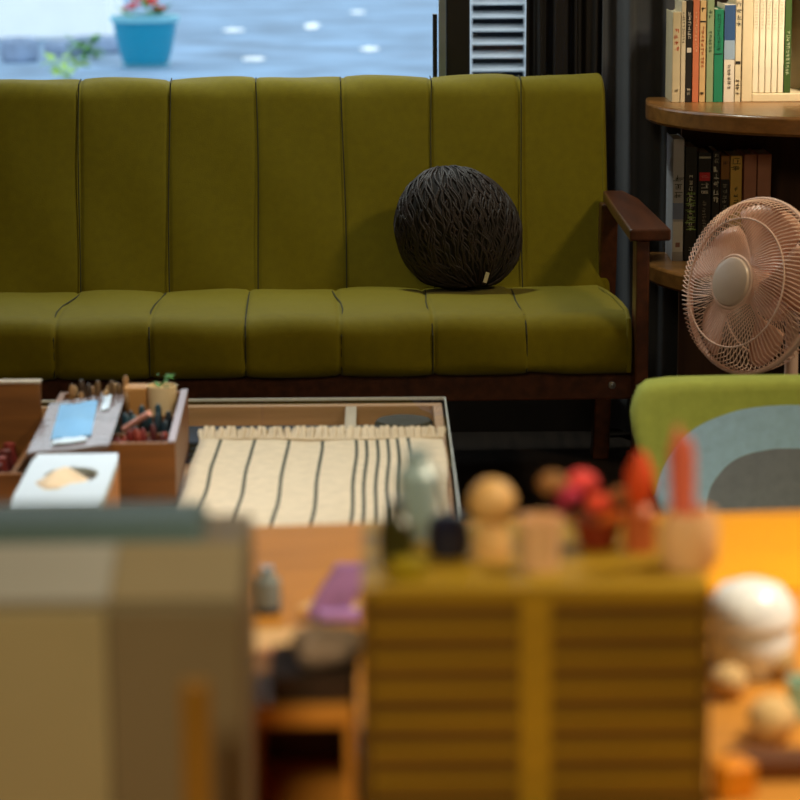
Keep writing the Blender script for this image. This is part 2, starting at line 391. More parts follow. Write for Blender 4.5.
# round yarn cushion
m_core = mat('dark_yarn_core', (22, 17, 18), 0.9, 0.2, 40)
m_yarn = mat('dark_plum_yarn', (38, 27, 29), 0.6, 0.5, 26, 0.5, 300, spec=.5)
pc = at(459, 226, 5.30)
cu = thing('yarn_cushion', (pc.x, 5.35, .409), 'round dark brown yarn cushion leaning on the green sofa back', 'cushion')
def egg(d):
    d = Vector(d); d.normalize()
    ca, sa = math.cos(R(50)), math.sin(R(50))
    a = d.x * ca - d.z * sa; b = d.x * sa + d.z * ca         # a: axis pointing lower right
    rr = 1 / math.sqrt((a / (.128 if a > 0 else .136)) ** 2 + (b / (.113 if b > 0 else .127)) ** 2 + (d.y / .082) ** 2)
    p = d * rr * 1.035
    if p.z < -.108: p.z = -.108 + (p.z + .108) * .5
    return p + Vector((.006, 0, .121))
vs = MB(); vs.ball((0, 0, 0), 1, 40)
core = MB(); core.add([tuple(egg(v) * 1.0) for v in vs.v], vs.f); core.build('core', m_core, cu, True)
pole = Vector((-.25, .25, .93)).normalized(); e1 = pole.cross(Vector((0, 1, 0))).normalized(); e2 = pole.cross(e1)
ym = MB()
for k in range(210):
    a0 = 6.283 * (k + random.random() * .8) / 210; ph = random.random() * 6.28; am = random.uniform(.03, .14)
    t0 = random.uniform(.02, .5) if k % 2 else random.uniform(.5, 1.1); t1 = random.uniform(2.2, 3.0); pts = []
    for i in range(26):
        th = t0 + (t1 - t0) * i / 25; a = a0 + am * math.sin(th * 4 + ph) + .05 * math.sin(th * 11 + ph * 2)
        d = pole * math.cos(th) + (e1 * math.cos(a) + e2 * math.sin(a)) * math.sin(th)
        p = egg(d); q = (p - Vector((.006, 0, .121))).normalized()
        pts.append(p + q * (.0012 + .0012 * math.sin(th * 7 + ph)))
    ym.tube(pts, random.uniform(.0016, .003), 5, cap=False)
ym.build('yarn', m_yarn, cu, 'all')
m_tag = mat('cream_tag', (196, 186, 160), 0.7, 0.05, 10)
MB().box(-.004, .004, -.002, .002, 0, .022, Matrix.Translation((.052, -.072, .022)) @ Matrix.Rotation(.3, 4, 'Y')).build('tag', m_tag, cu)

# ---------------------------------------------------------------- bookcase
m_shelf = wood('honey_oak', (132, 88, 44), 0.28, 0.25, 0, .5)
m_case = wood('brown_back_panel', (84, 52, 34), 0.5, 0.25, 2)
bc = thing('bookcase', (.545, 5.68, 0), 'honey wood bookcase with rounded open corner shelves beside the curtain', 'bookcase')
def shelf_out():
    out = [(.01, -.02)]
    for k in range(17):
        a = math.pi / 2 * k / 16
        out.append((.40 - .40 * math.cos(a), -.13 - .41 * math.sin(a)))
    return out + [(1.0, -.54), (1.0, -.02)]
Z1, Z2 = .776, .437
for z in (.06, Z2, Z1):
    MB().prism(shelf_out(), z - .04, z).build('shelf', m_shelf, bc, True, bevel=.006, angle=25)
MB().box(.09, 1.0, -.02, 0, 0, Z1 + .05).build('back_panel', m_case, bc)
MB().box(.385, .41, -.30, -.02, 0, Z1 - .04).build('upright', m_case, bc, bevel=.002)
MB().box(.98, 1.0, -.53, -.02, 0, Z1 - .04).build('side_panel', m_case, bc, bevel=.002)

# books --------------------------------------------------------
m_pages = mat('paper_pages', (214, 200, 172), 0.85, 0.08, 40, stretch=(60, 1, 1))
bookm = {}
def bm_(c, rough=.5):
    k = 'cover_%d_%d_%d' % c
    return mat(k, c, rough, .06, 30)
def glyphs(mb, w, z0, z1, size, seed, y=-.0006, x=0.0):
    rnd = random.Random(seed); z = z1; 
    while z - size > z0:
        for q in range(5):
            if rnd.random() < .5:
                zz = z - size * rnd.random() * .85; hx = w * rnd.uniform(.25, .5); xo = x + w * rnd.uniform(-.15, .15)
                mb.box(xo - hx, xo + hx, y, 0, zz - size * .09, zz)
            else:
                xx = x + w * rnd.uniform(-.42, .42); za = z - size * rnd.uniform(0, .4); zb = z - size * rnd.uniform(.55, .9)
                mb.box(xx - size * .05, xx + size * .05, y, 0, zb, za)
        z -= size * 1.12
    return mb
def book(x, z, wd, h, d, cov, label, group, marks=(), yf=-.16, tilt=0.0):
    """marks: (colour, z0, z1, glyph size or 0 for a plain band, width fraction)"""
    o = thing('book', (.56 + x, 5.68 + yf, z), label, 'book', 0, group)
    if tilt: o.rotation_euler = (0, tilt, 0)
    hw = wd / 2 - .0004; t = min(.0018, wd * .14)
    cv = MB().box(-hw, -hw + t, .0, d, 0, h).box(hw - t, hw, .0, d, 0, h).box(-hw, hw, .0, t, 0, h)
    cv.build('cover', bm_(cov), o, bevel=.0012)
    MB().box(-hw + t, hw - t, t, d - .003, .003, h - .003).build('pages', m_pages, o)
    for i, (c, za, zb, gs, wf) in enumerate(marks):
        mk = MB()
        if gs: glyphs(mk, wd * wf, za, zb, gs, int(abs(x) * 1000) * 7 + i, -.0004 - .0003 * i); nm = 'title_lettering'
        else: mk.box(-hw * wf, hw * wf, -.0003 - .0003 * i, 0, za, zb); nm = 'spine_band'
        mk.build(nm, bm_(c), o)
    return o
def bx(px, py, yf=-.16): return at(px, py, 5.68 + yf).x - .56
G1, G2 = 'books standing on the upper shelf', 'books standing on the lower shelf'
def row(specs, z, py, g, yf=-.16):
    for (a, b, h, d, cov, lab, marks) in specs:
        xa, xb = bx(a, py, yf), bx(b, py, yf)
        book((xa + xb) / 2, z, xb - xa, h, d, cov, lab, g, marks, yf)
cream = (214, 196, 160)
row([
 (671.5, 680, .19, .133, (222, 204, 168), 'cream book with orange red title, leftmost on the upper shelf', (((200, 84, 50), .10, .155, .011, .6), ((90, 70, 50), .02, .03, .008, .5))),
 (680, 685, .212, .133, (226, 210, 180), 'thin plain ivory book between the red titled and the black book', (((120, 100, 80), .12, .19, .006, .5),)),
 (685, 691.5, .214, .133, (30, 27, 26), 'black book with small white title on the upper shelf', (((220, 210, 196), .125, .19, .009, .5), ((220, 210, 196), .105, .115, 0, .7), ((200, 190, 170), .012, .03, .008, .5))),
 (691.5, 698.5, .216, .133, (214, 122, 84), 'salmon orange book on the upper shelf', (((236, 190, 150), .1, .19, .007, .35),)),
 (698.5, 705, .213, .133, (222, 184, 128), 'tan book with black title band on the upper shelf', (((40, 30, 24), .175, .2, .012, .7), ((40, 30, 24), .168, .171, 0, .9), ((190, 96, 50), .07, .16, .008, .45), ((40, 30, 24), .012, .022, .008, .6))),
 (705.5, 713, .215, .133, (148, 164, 122), 'pale sage green book on the upper shelf', (((60, 80, 60), .17, .195, .01, .5), ((70, 90, 66), .1, .15, .007, .4), ((50, 60, 50), .012, .02, .008, .5))),
 (713, 722.5, .195, .133, (28, 128, 92), 'emerald green book, shorter than its neighbours on the upper shelf', (((16, 80, 60), .105, .185, .007, .4), ((16, 80, 60), .1, .103, 0, .8))),
 (723, 734, .205, .133, (226, 214, 196), 'blue sky spined book with white foot on the upper shelf', (((52, 84, 130), .13, .204, 0, 1.0), ((150, 170, 190), .09, .13, 0, 1.0), ((120, 110, 100), .02, .08, .008, .35))),
 (734, 740.5, .216, .133, (220, 202, 166), 'cream book with bold black title against the slipcase', (((34, 28, 24), .15, .21, .012, .8), ((34, 28, 24), .08, .086, 0, .8), ((60, 50, 40), .012, .05, .008, .6))),
], Z1, 104, G1)
# slipcase with slim volumes
xa, xb = bx(741, 105), bx(812, 105); hw = (xb - xa) / 2
sc_ = thing('slipcase', (.56 + (xa + xb) / 2, 5.68 - .162, Z1), 'large cream open slipcase holding slim white volumes on the upper shelf', 'slipcase')
sw = .022
MB().box(-hw, -hw + sw, 0, .138, 0, .25).box(hw - .006, hw, 0, .138, 0, .25).box(-hw + sw, hw - .006, 0, .138, 0, .018).box(-hw + sw, hw - .006, .132, .138, .018, .244).box(-hw + sw, hw - .006, 0, .138, .244, .25).build('case', bm_((222, 202, 164)), sc_, bevel=.002)
vx = -hw + sw + .001
for k in range(5):
    wv_ = .0129
    o = thing('book', (.56 + (xa + xb) / 2 + vx + wv_ / 2, 5.68 - .157, Z1 + .0185), ['first', 'second', 'third', 'fourth', 'fifth'][k] + ' slim white volume from the left inside the cream slipcase', 'book', 0, 'slim white volumes in the slipcase')
    MB().box(-wv_ / 2 + .0004, wv_ / 2 - .0004, 0, .124, 0, .218).build('cover', bm_((232, 218, 190)), o, bevel=.0022)
    m_ = MB(); glyphs(m_, wv_ * .5, .13, .2, .006, k); m_.build('title_lettering', bm_((206, 190, 160)), o)
    vx += wv_ + .0004
o = thing('book', (.56 + (xa + xb) / 2 + vx + .0075, 5.68 - .157, Z1 + .0185), 'dark green book at the right inside the cream slipcase', 'book', 0, None)
MB().box(-.007, .007, 0, .002, 0, .215).box(-.007, -.0055, 0, .124, 0, .215).box(.0055, .007, 0, .124, 0, .215).build('cover', bm_((58, 84, 30)), o, bevel=.001)
MB().box(-.0055, .0055, .002, .122, .003, .212).build('pages', m_pages, o)
m_ = MB(); glyphs(m_, .008, .03, .13, .007, 5); m_.build('title_lettering', bm_((190, 196, 160)), o)

wht, blk = (206, 202, 190), (24, 22, 22)
row([
 (671.5, 683, .262, .133, (186, 186, 196), 'tall pale grey book with bold black title, leftmost on the lower shelf', (((30, 28, 30), .13, .185, .016, .9), ((130, 146, 190), .09, .125, 0, .96), ((226, 226, 232), .02, .085, 0, .9), ((150, 110, 110), .03, .04, 0, .4))),
 (683.5, 696, .245, .133, (22, 21, 20), 'black book with two columns of white and green title on lower shelf', (((246, 244, 232), .06, .185, .011, .3), ((170, 206, 112), .06, .15, .011, .8), ((180, 176, 160), .015, .03, .01, .3))),
 (696.5, 710, .232, .133, (25, 22, 22), 'black book with red label on the spine, lower shelf', (((220, 40, 52), .172, .19, 0, .8), ((222, 150, 140), .178, .184, .005, .6), ((246, 242, 232), .14, .168, .013, .55), ((170, 164, 150), .06, .13, .006, .3), ((190, 186, 170), .22, .224, 0, .9))),
 (710.5, 718.5, .236, .133, (28, 25, 26), 'narrow black book with stacked white title right of the red label', (((250, 246, 236), .11, .205, .015, .75), ((200, 196, 180), .2, .23, .01, .5))),
 (719, 728, .225, .133, (160, 108, 46), 'brown book with dark lower spine on the lower shelf', (((26, 24, 24), .0, .175, 0, 1.0), ((170, 166, 150), .1, .165, .01, .5), ((60, 40, 20), .19, .215, .012, .6))),
 (728.5, 740.5, .225, .133, (238, 194, 96), 'mustard yellow book on the lower shelf', (((60, 44, 20), .175, .22, .014, .8), ((80, 60, 26), .06, .16, .012, .4))),
 (742, 755, .228, .133, (196, 134, 110), 'dull rose brown book, left of a matching pair on the lower shelf', ()),
 (755.5, 769.5, .228, .133, (200, 138, 114), 'dull rose brown book, right of a matching pair on the lower shelf', ()),
], Z2, 262, G2)

# ---------------------------------------------------------------- fan
m_fanw = mat('blush_plastic', (244, 204, 186), 0.4, 0.04, 8)
m_blade = mat('blush_translucent_blade', (238, 182, 158), 0.35, 0.05, 6)
m_cap = mat('pale_grey_cap', (216, 190, 174), 0.35, 0.03, 6)
FY = 4.68
fc = at(752, 286, FY)
fan = thing('pedestal_fan', (fc.x + .06, FY + .06, 0), 'blush pink pedestal fan with round wire grille in front of the bookcase', 'fan')
T = R(14); A = R(53)
n_ = Vector((-math.sin(A) * math.cos(T), -math.cos(A) * math.cos(T), math.sin(T)))
zx = n_; xx_ = Vector((0, 0, 1)).cross(zx).normalized(); yx = zx.cross(xx_)
FM = Matrix.Translation(Vector((fc.x, FY, fc.z)) - fan.location) @ Matrix((xx_, yx, zx)).transposed().to_4x4()
FR = .160
def fp(r, a, h): return FM @ Vector((r * math.cos(a), r * math.sin(a), h))
def ring(mb, r, h, tr_, n=64): return mb.tube([fp(r, 6.2832 * k / n, h) for k in range(n)], tr_, 7, closed=True)
g = MB(); ring(g, FR, 0, .0042); ring(g, .118, .043, .0017); ring(g, .048, .052, .003)
for k in range(104):
    a = 6.2832 * k / 104
    g.tube([fp(r, a + .55 * ((FR - r) / FR) ** 1.2, h) for r, h in [(FR, 0), (FR - .004, .014), (.15, .028), (.13, .039), (.1, .047), (.07, .051), (.046, .052)]], .00105, 4, cap=False)
fg = g.build('front_grille', m_fanw, fan, True)
g = MB(); ring(g, FR, -.006, .0035); ring(g, .12, -.052, .0017); ring(g, .05, -.062, .003)
for k in range(84):
    a = 6.2832 * k / 84
    g.tube([fp(r, a - .3 * (FR - r) / FR, h) for r, h in [(FR, -.006), (FR - .003, -.022), (.15, -.04), (.11, -.055), (.05, -.062)]], .0011, 4, cap=False)
g.build('rear_grille', m_fanw, fan, True)
MB().lathe([(0, .046), (.045, .046), (.0465, .052), (.043, .059), (.03, .063), (0, .064)], 40, FM).build('badge', m_cap, fg, True)
MB().lathe([(0, -.03), (.034, -.03), (.034, .02), (.026, .03), (0, .032)], 28, FM).build('hub', m_blade, fan, True)
for k in range(5):
    b = MB(); vs = []; fs = []; nr, na = 8, 9
    for i in range(nr):
        r = .03 + (.148 - .03) * i / (nr - 1); wd = .42 + .5 * (i / (nr - 1)) * (1 - .35 * (i / (nr - 1)) ** 4)
        for j in range(na):
            u = j / (na - 1) - .5; vs.append(fp(r * (1 - .08 * (2 * u) ** 4 * i / nr), 6.2832 * k / 5 + u * wd * 1.25 + .25 * i / nr, -.005 + u * .042))
    for i in range(nr - 1):
        for j in range(na - 1): fs.append((i * na + j, i * na + j + 1, (i + 1) * na + j + 1, (i + 1) * na + j))
    o = b.add(vs, fs).build('blade', m_blade, fan, 'all'); sd = o.modifiers.new('thick', 'SOLIDIFY'); sd.thickness = .002
MB().lathe([(0, -.16), (.035, -.155), (.05, -.12), (.055, -.07), (.05, -.058), (0, -.058)], 28, FM).build('motor_housing', m_fanw, fan, True)
hp = FM @ Vector((0, 0, -.11))
MB().tube([(hp.x, hp.y, .03), (hp.x, hp.y, .2), (hp.x, hp.y, hp.z - .03)], [.016, .014, .012], 14).build('pole', m_fanw, fan, True)
MB().lathe([(0, 0), (.13, 0), (.13, .012), (.11, .022), (.03, .034), (0, .036)], 36, Matrix.Translation((hp.x, hp.y, 0))).build('base', m_fanw, fan, True)

# ---------------------------------------------------------------- low chair with banded backrest
CY = 3.95
m_chw = wood('chair_wood', (120, 74, 36), 0.4, 0.25, 2)
bandm = bpy.data.materials.new('banded_felt'); bandm.use_nodes = True; bn = bandm.node_tree.nodes; bL = bandm.node_tree.links
bp = bn['Principled BSDF']; bp.inputs['Roughness'].default_value = .9; bp.inputs['Specular IOR Level'].default_value = .2
tcx = bn.new('ShaderNodeTexCoord'); nz_ = bn.new('ShaderNodeTexNoise'); nz_.inputs['Scale'].default_value = 7; nz_.inputs['Detail'].default_value = 2
sep = bn.new('ShaderNodeSeparateXYZ'); bL.new(tcx.outputs['Object'], sep.inputs[0]); bL.new(tcx.outputs['Object'], nz_.inputs['Vector'])
def mth(op, a, b=None):
    n = bn.new('ShaderNodeMath'); n.operation = op
    for i, v in enumerate((a, b)):
        if v is None: continue
        if isinstance(v, (int, float)): n.inputs[i].default_value = v
        else: bL.new(v, n.inputs[i])
    return n.outputs[0]
ex = mth('POWER', mth('ABSOLUTE', mth('DIVIDE', sep.outputs['X'], .256)), 2.6)
ez = mth('POWER', mth('ABSOLUTE', mth('DIVIDE', sep.outputs['Z'], .212)), 2.6)
ss = mth('ADD', mth('ADD', ex, ez), mth('MULTIPLY', mth('SUBTRACT', nz_.outputs['Fac'], .5), .06))
br = bn.new('ShaderNodeValToRGB'); br.color_ramp.interpolation = 'CONSTANT'
e = br.color_ramp.elements; e[0].position = 0; e[0].color = srgb(142, 146, 160); e[1].position = .18; e[1].color = srgb(184, 220, 255)
x_ = e.new(.62); x_.color = srgb(184, 192, 90)
bL.new(ss, br.inputs[0])
nf = bn.new('ShaderNodeTexNoise'); nf.inputs['Scale'].default_value = 60; nf.inputs['Detail'].default_value = 4; bL.new(tcx.outputs['Object'], nf.inputs['Vector'])
mixc = bn.new('ShaderNodeMix'); mixc.data_type = 'RGBA'; mixc.blend_type = 'MULTIPLY'; mixc.inputs[0].default_value = .3
bL.new(br.outputs[0], mixc.inputs[6]); bL.new(nf.outputs['Fac'], mixc.inputs[7]); bL.new(mixc.outputs[2], bp.inputs['Base Color'])
bb = bn.new('ShaderNodeBump'); bb.inputs['Strength'].default_value = .4; bb.inputs['Distance'].default_value = .001; bL.new(nf.outputs['Fac'], bb.inputs['Height']); bL.new(bb.outputs[0], bp.inputs['Normal'])
ctop = at(790, 376, CY); cbot = at(790, 540, CY)
ch = thing('lounge_chair', (ctop.x, CY, 0), 'low chair with padded backrest in green, blue and grey felt bands', 'chair')
zt, zb = ctop.z, cbot.z - .03; H = zt - zb
# outline of the backrest (half), measured from the picture: px offsets from its middle
half = [(0, .0), (.08, .0), (.15, .001), (.19, .002), (.222, .006), (.236, .016), (.244, .034), (.248, .055), (.2455, .08), (.239, .11), (.230, .14), (.216, .175), (.2, .21), (.187, H - .03), (.165, H - .008), (.13, H), (0, H)]
outl = [(-x, -z) for x, z in half[::-1]][:-1] + [(x, -z) for x, z in half]
outl = outl[:-1]
def pad(outl, th, cz_):
    lay = [(-.5, .80), (-.5, .90), (-.42, .965), (-.22, .993), (0, 1.0), (.22, .993), (.42, .965), (.5, .90), (.5, .8)]
    vs = []; n = len(outl)
    for (y, s) in lay:
        for (x, z) in outl:
            zz = cz_ + (z - cz_) * (1 - (1 - s) * .9); vs.append((x * (1 - (1 - s) * .55), y * th, zz))
    fs = []
    for i in range(len(lay) - 1):
        for j in range(n): fs.append((i * n + j, i * n + (j + 1) % n, (i + 1) * n + (j + 1) % n, (i + 1) * n + j))
    fs.append(tuple(range(n))); fs.append(tuple((len(lay) - 1) * n + j for j in range(n))[::-1])
    return MB().add(vs, fs)
bk = pad(outl, .07, -.1)
bk.v = [(x, y + .18 * z * -1 * -1, z + .215) for x, y, z in bk.v]        # lean back a little; origin at the band centre
bo = bk.build('backrest', bandm, ch, True, loc=(0, .0, zt - .215), angle=50)
sp_ = roundpoly([(-.24, -.46), (.24, -.46), (.22, -.03), (-.22, -.03)], [.08, .08, .05, .05])
MB().prism(sp_, .20, .27).build('seat', mat('olive_felt', (142, 158, 56), .9, .1, 60), ch, True, bevel=.015, seg=3)
for s in (-1, 1):
    MB().tube([(s * .16, .06, 0), (s * .16, .02, .25), (s * .16, .035, .42)], [.014, .016, .013], 12).build('back_leg', m_chw, ch, True)
    MB().tube([(s * .19, -.42, 0), (s * .18, -.4, .21)], [.013, .017], 12).build('front_leg', m_chw, ch, True)

# ---------------------------------------------------------------- display coffee table
m_ctw = wood('table_brown_wood', (186, 144, 104), 0.5, 0.2, 0)
m_pale = wood('pale_wood', (196, 178, 150), 0.5, 0.12, 1)
m_edge = mat('glass_edge_highlight', (206, 208, 198), 0.3, 0.02, 5)  # pale colour paints the highlight along the glass rim
CT0, CT1, CX0, CX1, TZ = 2.98, 4.24, -1.02, .086, .40
ct = thing('display_coffee_table', ((CX0 + CX1) / 2, (CT0 + CT1) / 2, 0), 'glass topped wooden display coffee table in front of the sofa', 'coffee table', R(.25))
hx, hy = (CX1 - CX0) / 2, (CT1 - CT0) / 2
cs = MB().box(-hx, hx, hy - .02, hy, .33, TZ - .008).box(-hx, hx, -hy, -hy + .02, .33, TZ - .008).box(-hx, -hx + .02, -hy + .02, hy - .02, .33, TZ - .008).box(hx - .016, hx, -hy + .02, hy - .02, .33, TZ - .008)
cs.build('case', m_ctw, ct, bevel=.002)
MB().box(-hx + .02, hx - .016, -hy + .02, hy - .02, .33, .345).build('case_floor', m_ctw, ct)
dv = at(352, 410, CT1 - .1).x - ct.location.x
MB().box(dv - .009, dv + .009, -hy + .02, hy - .02, .345, TZ - .009).build('divider', m_pale, ct)
MB().box(-hx - .004, hx + .004, -hy - .004, hy + .004, TZ - .008, TZ).build('glass_top', gl, ct)
eg = MB().box(-hx - .004, hx + .004, hy + .0041, hy + .006, TZ - .004, TZ + .0005).box(hx + .0041, hx + .006, -hy, hy + .004, TZ - .004, TZ + .0005).box(-hx - .006, -hx - .0041, -hy, hy + .004, TZ - .004, TZ + .0005).box(-hx - .004, hx + .004, -hy - .006, -hy - .0041, TZ - .004, TZ + .0005)
eg.build('glass_edge', m_edge, ct)
for sx in (-1, 1):
    for sy in (-1, 1):
        MB().box(sx * (hx - .03) - .025, sx * (hx - .03) + .025, sy * (hy - .03) - .025, sy * (hy - .03) + .025, 0, .33).build('leg', m_ctw, ct, bevel=.003)
# things inside the case
m_navy = mat('navy_cloth', (28, 44, 66), .9, .2, 30, .4, 200)
m_blackt = mat('black_lacquer', (20, 22, 22), .7, .1, 10)
q = at(262, 432, 4.1)
o = MB(); sx_ = .26
for k in range(4):
    o.prism(roundpoly([(-sx_, -.06), (sx_, -.06), (sx_, .06), (-sx_, .06)], [.02] * 4, 3), k * .009, k * .009 + .0085)
tag(o.build('folded_cloth', m_navy, loc=(-.26, 4.06, .346), bevel=.003), 'folded navy cloth under the glass top, left of the pale divider', 'cloth')
q = at(424, 425, 4.06)
o = thing('round_tin', (.019, 4.14, .346), 'black lacquered round tin under the glass top, right corner of the case', 'tin')
MB().lathe([(0, 0), (.046, 0), (.046, .026), (0, .026)], 40).build('body', m_blackt, o, True)
MB().lathe([(.0475, .022), (.0475, .034), (.043, .039), (0, .04)], 40).build('lid', m_blackt, o, True)

# striped runner
m_cream = mat('cream_weave', (208, 190, 160), .9, .07, 60, .5, 420)
m_stripe = mat('dark_olive_stripe', (64, 66, 52), .9, .1, 60, .5, 420)
st = [-.265, -.213, -.160, -.108, -.0555, -.040, -.023, -.007, .008, .025]
rx0, rx1, ry0, ry1 = -.297, .079, 3.0, 3.92
xs = [rx0, rx1] + [v for s in st for v in (s - .0026, s + .0026)]
xs = sorted(set(xs + [rx0 + (rx1 - rx0) * k / 24 for k in range(25) if all(abs(rx0 + (rx1 - rx0) * k / 24 - s) > .005 for s in st)]))
rn = thing('table_runner', (0, 0, TZ), 'cream table runner with dark stripes and fringed end on the glass table', 'table runner')
vs = []; ny = 40; fs = []; mi = []
for i in range(ny + 1):
    y = ry0 + (ry1 - ry0) * i / ny
    for x in xs:
        vs.append((x + .004 * math.sin(y * 5 + 1) * (1 - i / ny) + .0015 * math.sin(y * 17 + x * 9), y + .006 * math.sin(x * 22), .0035 + .0012 * math.sin(y * 31 + x * 23) + .001 * math.sin(x * 60)))
mbr = MB()
for i in range(ny):
    for j in range(len(xs) - 1):
        mid = (xs[j] + xs[j + 1]) / 2
        fs.append((i * len(xs) + j, i * len(xs) + j + 1, (i + 1) * len(xs) + j + 1, (i + 1) * len(xs) + j)); mi.append(1 if any(abs(mid - s) < .0027 for s in st) else 0)
mbr.add(vs, fs); mbr.mi = mi
o = mbr.build('cloth', [m_cream, m_stripe], rn, True); sd = o.modifiers.new('thick', 'SOLIDIFY'); sd.thickness = .002; sd.offset = -1
fg_ = MB()
for k in range(95):
    x = rx0 + .003 + (rx1 - rx0 - .006) * k / 94; l = .028 + .014 * math.sin(k * 1.7) * math.sin(k * .31) + random.uniform(-.004, .006)
    fg_.tube([(x, ry1 - .012 + .006 * math.sin(x * 22), .0035), (x + random.uniform(-.003, .003), ry1 + l * .5, .011 + .006 * math.sin(k * 2.1)), (x + random.uniform(-.006, .006), ry1 + l, .004)], [.0024, .005, .003], 6)
fg_.build('fringe', m_cream, rn, True)

# tissue box
m_bw = mat('bluish_white_top', (206, 218, 226), .45, .03, 10)
m_sidew = wood('orange_wood', (206, 128, 42), .45, .25, 0)
m_tiss = mat('cream_tissue', (238, 212, 176), .9, .05, 20, .5, 60)
tb = thing('tissue_box', (-.412, 3.202, TZ), 'wooden tissue box with white lid and a cream tissue pulled out', 'tissue box', R(1.0))
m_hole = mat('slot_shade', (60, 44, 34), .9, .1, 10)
MB().box(-.054, .054, -.142, .142, 0, .098).build('body', m_sidew, tb, bevel=.002)
n = 36; ho = [(.034 * math.cos(6.2832 * k / n) + .004, .046 * math.sin(6.2832 * k / n) + .02) for k in range(n)]
lid = MB(); outr = []
for k in range(n):
    a = 6.2832 * k / n; c_, s_ = math.cos(a), math.sin(a); m_ = max(abs(c_) / .056, abs(s_) / .145); outr.append((c_ / m_, s_ / m_))
outr_c = [(.056 if x > .05599 else (-.056 if x < -.05599 else x), y) for x, y in outr]
vs = [(x, y, .11) for x, y in ho] + [(x, y, .11) for x, y in outr] + [(x, y, .1) for x, y in ho] + [(x, y, .1) for x, y in outr]
fs = []
for k in range(n):
    j = (k + 1) % n
    fs += [(k, n + k, n + j, j), (n + k, 3 * n + k, 3 * n + j, n + j), (2 * n + k, k, j, 2 * n + j), (3 * n + k, 2 * n + k, 2 * n + j, 3 * n + j)]
lid.add(vs, fs); lid.add([(.056, .145, .11), (.056, .145, .1)], [])
lid.build('lid', m_bw, tb)
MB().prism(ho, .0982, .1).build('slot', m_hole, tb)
tm = MB(); vs = []; fs = []
for i in range(9):
    for j in range(9):
        u, v = i / 8 - .5, j / 8 - .5
        x = .004 + u * .07 - .012 * (1 - abs(2 * v)); y = -.006 + v * .082 + .012 * math.sin(u * 5)
        z = .101 + .024 * math.exp(-((u + .1) / .28) ** 2) * (1 - .6 * (2 * v) ** 2) + .004 * math.sin(9 * u + 4 * v)
        vs.append((x, y, z))
for i in range(8):
    for j in range(8): fs.append((i * 9 + j, (i + 1) * 9 + j, (i + 1) * 9 + j + 1, i * 9 + j + 1))
o = tm.add(vs, fs).build('tissue', m_tiss, tb, 'all'); sd = o.modifiers.new('thick', 'SOLIDIFY'); sd.thickness = .001

# divided wooden box with pens
m_box = wood('brown_box_wood', (120, 74, 28), .5, .25, 0)
m_lav = wood('lilac_rim_highlight', (150, 134, 138), .4, .1, 1)
wb_ = thing('divided_box', (-.402, 3.69, TZ), 'brown wooden box divided in rows full of pens, on the coffee table', 'box', R(1.6))
bw, bd, bh, t = .097, .185, .088, .01
MB().box(-bw, bw, -bd, -bd + t, 0, bh).box(-bw, bw, bd - t, bd, 0, bh).box(-bw, -bw + t, -bd + t, bd - t, 0, bh).box(bw - t, bw, -bd + t, bd - t, 0, bh).build('walls', m_box, wb_, bevel=.0015)
MB().box(-bw + t, bw - t, -bd + t, bd - t, 0, .008).build('bottom', m_box, wb_)
MB().box(bw - t, bw, -bd, bd, bh, bh + .0025).build('rim', m_lav, wb_)  # thin strip paints the highlight on the right rim
for y in (-.06, .06): MB().box(-bw + t, bw - t, y - .003, y + .003, .008, .075).build('divider', m_box, wb_)
penc = {'red': [(112, 30, 26), (92, 24, 28), (140, 56, 42), (74, 22, 22)], 'teal': [(28, 58, 66), (34, 50, 58), (60, 90, 96), (24, 30, 36)], 'tan': [(150, 112, 70), (96, 70, 40), (60, 44, 30), (176, 142, 96)]}
WBM = Matrix.Translation(wb_.location) @ Matrix.Rotation(R(1.6), 4, 'Z')
def pen(name, x, y, z0, l, r, c, label, cat, group, lean=(0, 0)):
    mb = MB().tube([(0, 0, 0), (0, 0, l * .72), (0, 0, l * .73), (0, 0, l * .95), (0, 0, l)], [r, r, r * 1.15, r * 1.1, r * .5], 8)
    mt = mat('pen_%d_%d_%d' % c, c, .4, .1, 30)
    o = mb.build(name, mt, smooth=True, loc=WBM @ Vector((x, y, z0)), rot=(lean[0], lean[1], R(1.6)))
    return tag(o, label, cat, group)
ORD = ['first', 'second', 'third', 'fourth', 'fifth', 'sixth', 'seventh', 'eighth', 'ninth', 'tenth', 'eleventh', 'twelfth']
names = {(112, 30, 26): 'red', (92, 24, 28): 'wine red', (140, 56, 42): 'brick red', (74, 22, 22): 'dark red', (28, 58, 66): 'teal', (34, 50, 58): 'dark slate', (60, 90, 96): 'grey teal', (24, 30, 36): 'black', (150, 112, 70): 'tan', (96, 70, 40): 'brown', (60, 44, 30): 'dark brown', (176, 142, 96): 'light tan'}
for row_, y0, nm, cnt, l, place in (('red', -.118, 'marker', 12, .083, 'front row'), ('teal', .0, 'marker', 12, .086, 'middle row'), ('tan', .125, 'pencil', 8, .105, 'back row')):
    span = (2 * bw - .034) * (.62 if row_ == 'tan' else 1)
    for dy, line in (((-.026, 'near'), (.02, 'far')) if row_ != 'tan' else ((-.016, 'near'), (.016, 'far'))):
        for k in range(cnt):
            x = -bw + .017 + span * (k + .5) / cnt + (.004 if line == 'far' else 0)
            c = random.choice(penc[row_])
            pen(nm, x + random.uniform(-.001, .001), y0 + dy + random.uniform(-.005, .005), .0085, l + random.uniform(-.012, .008), .0044, c,
                '%s %s, %s from left, %s line, %s of the divided box' % (names[c], nm, ORD[k], line, place), nm, '%ss in the %s of the divided box' % (nm, place), (random.uniform(-.05, .05), random.uniform(-.05, .05)))
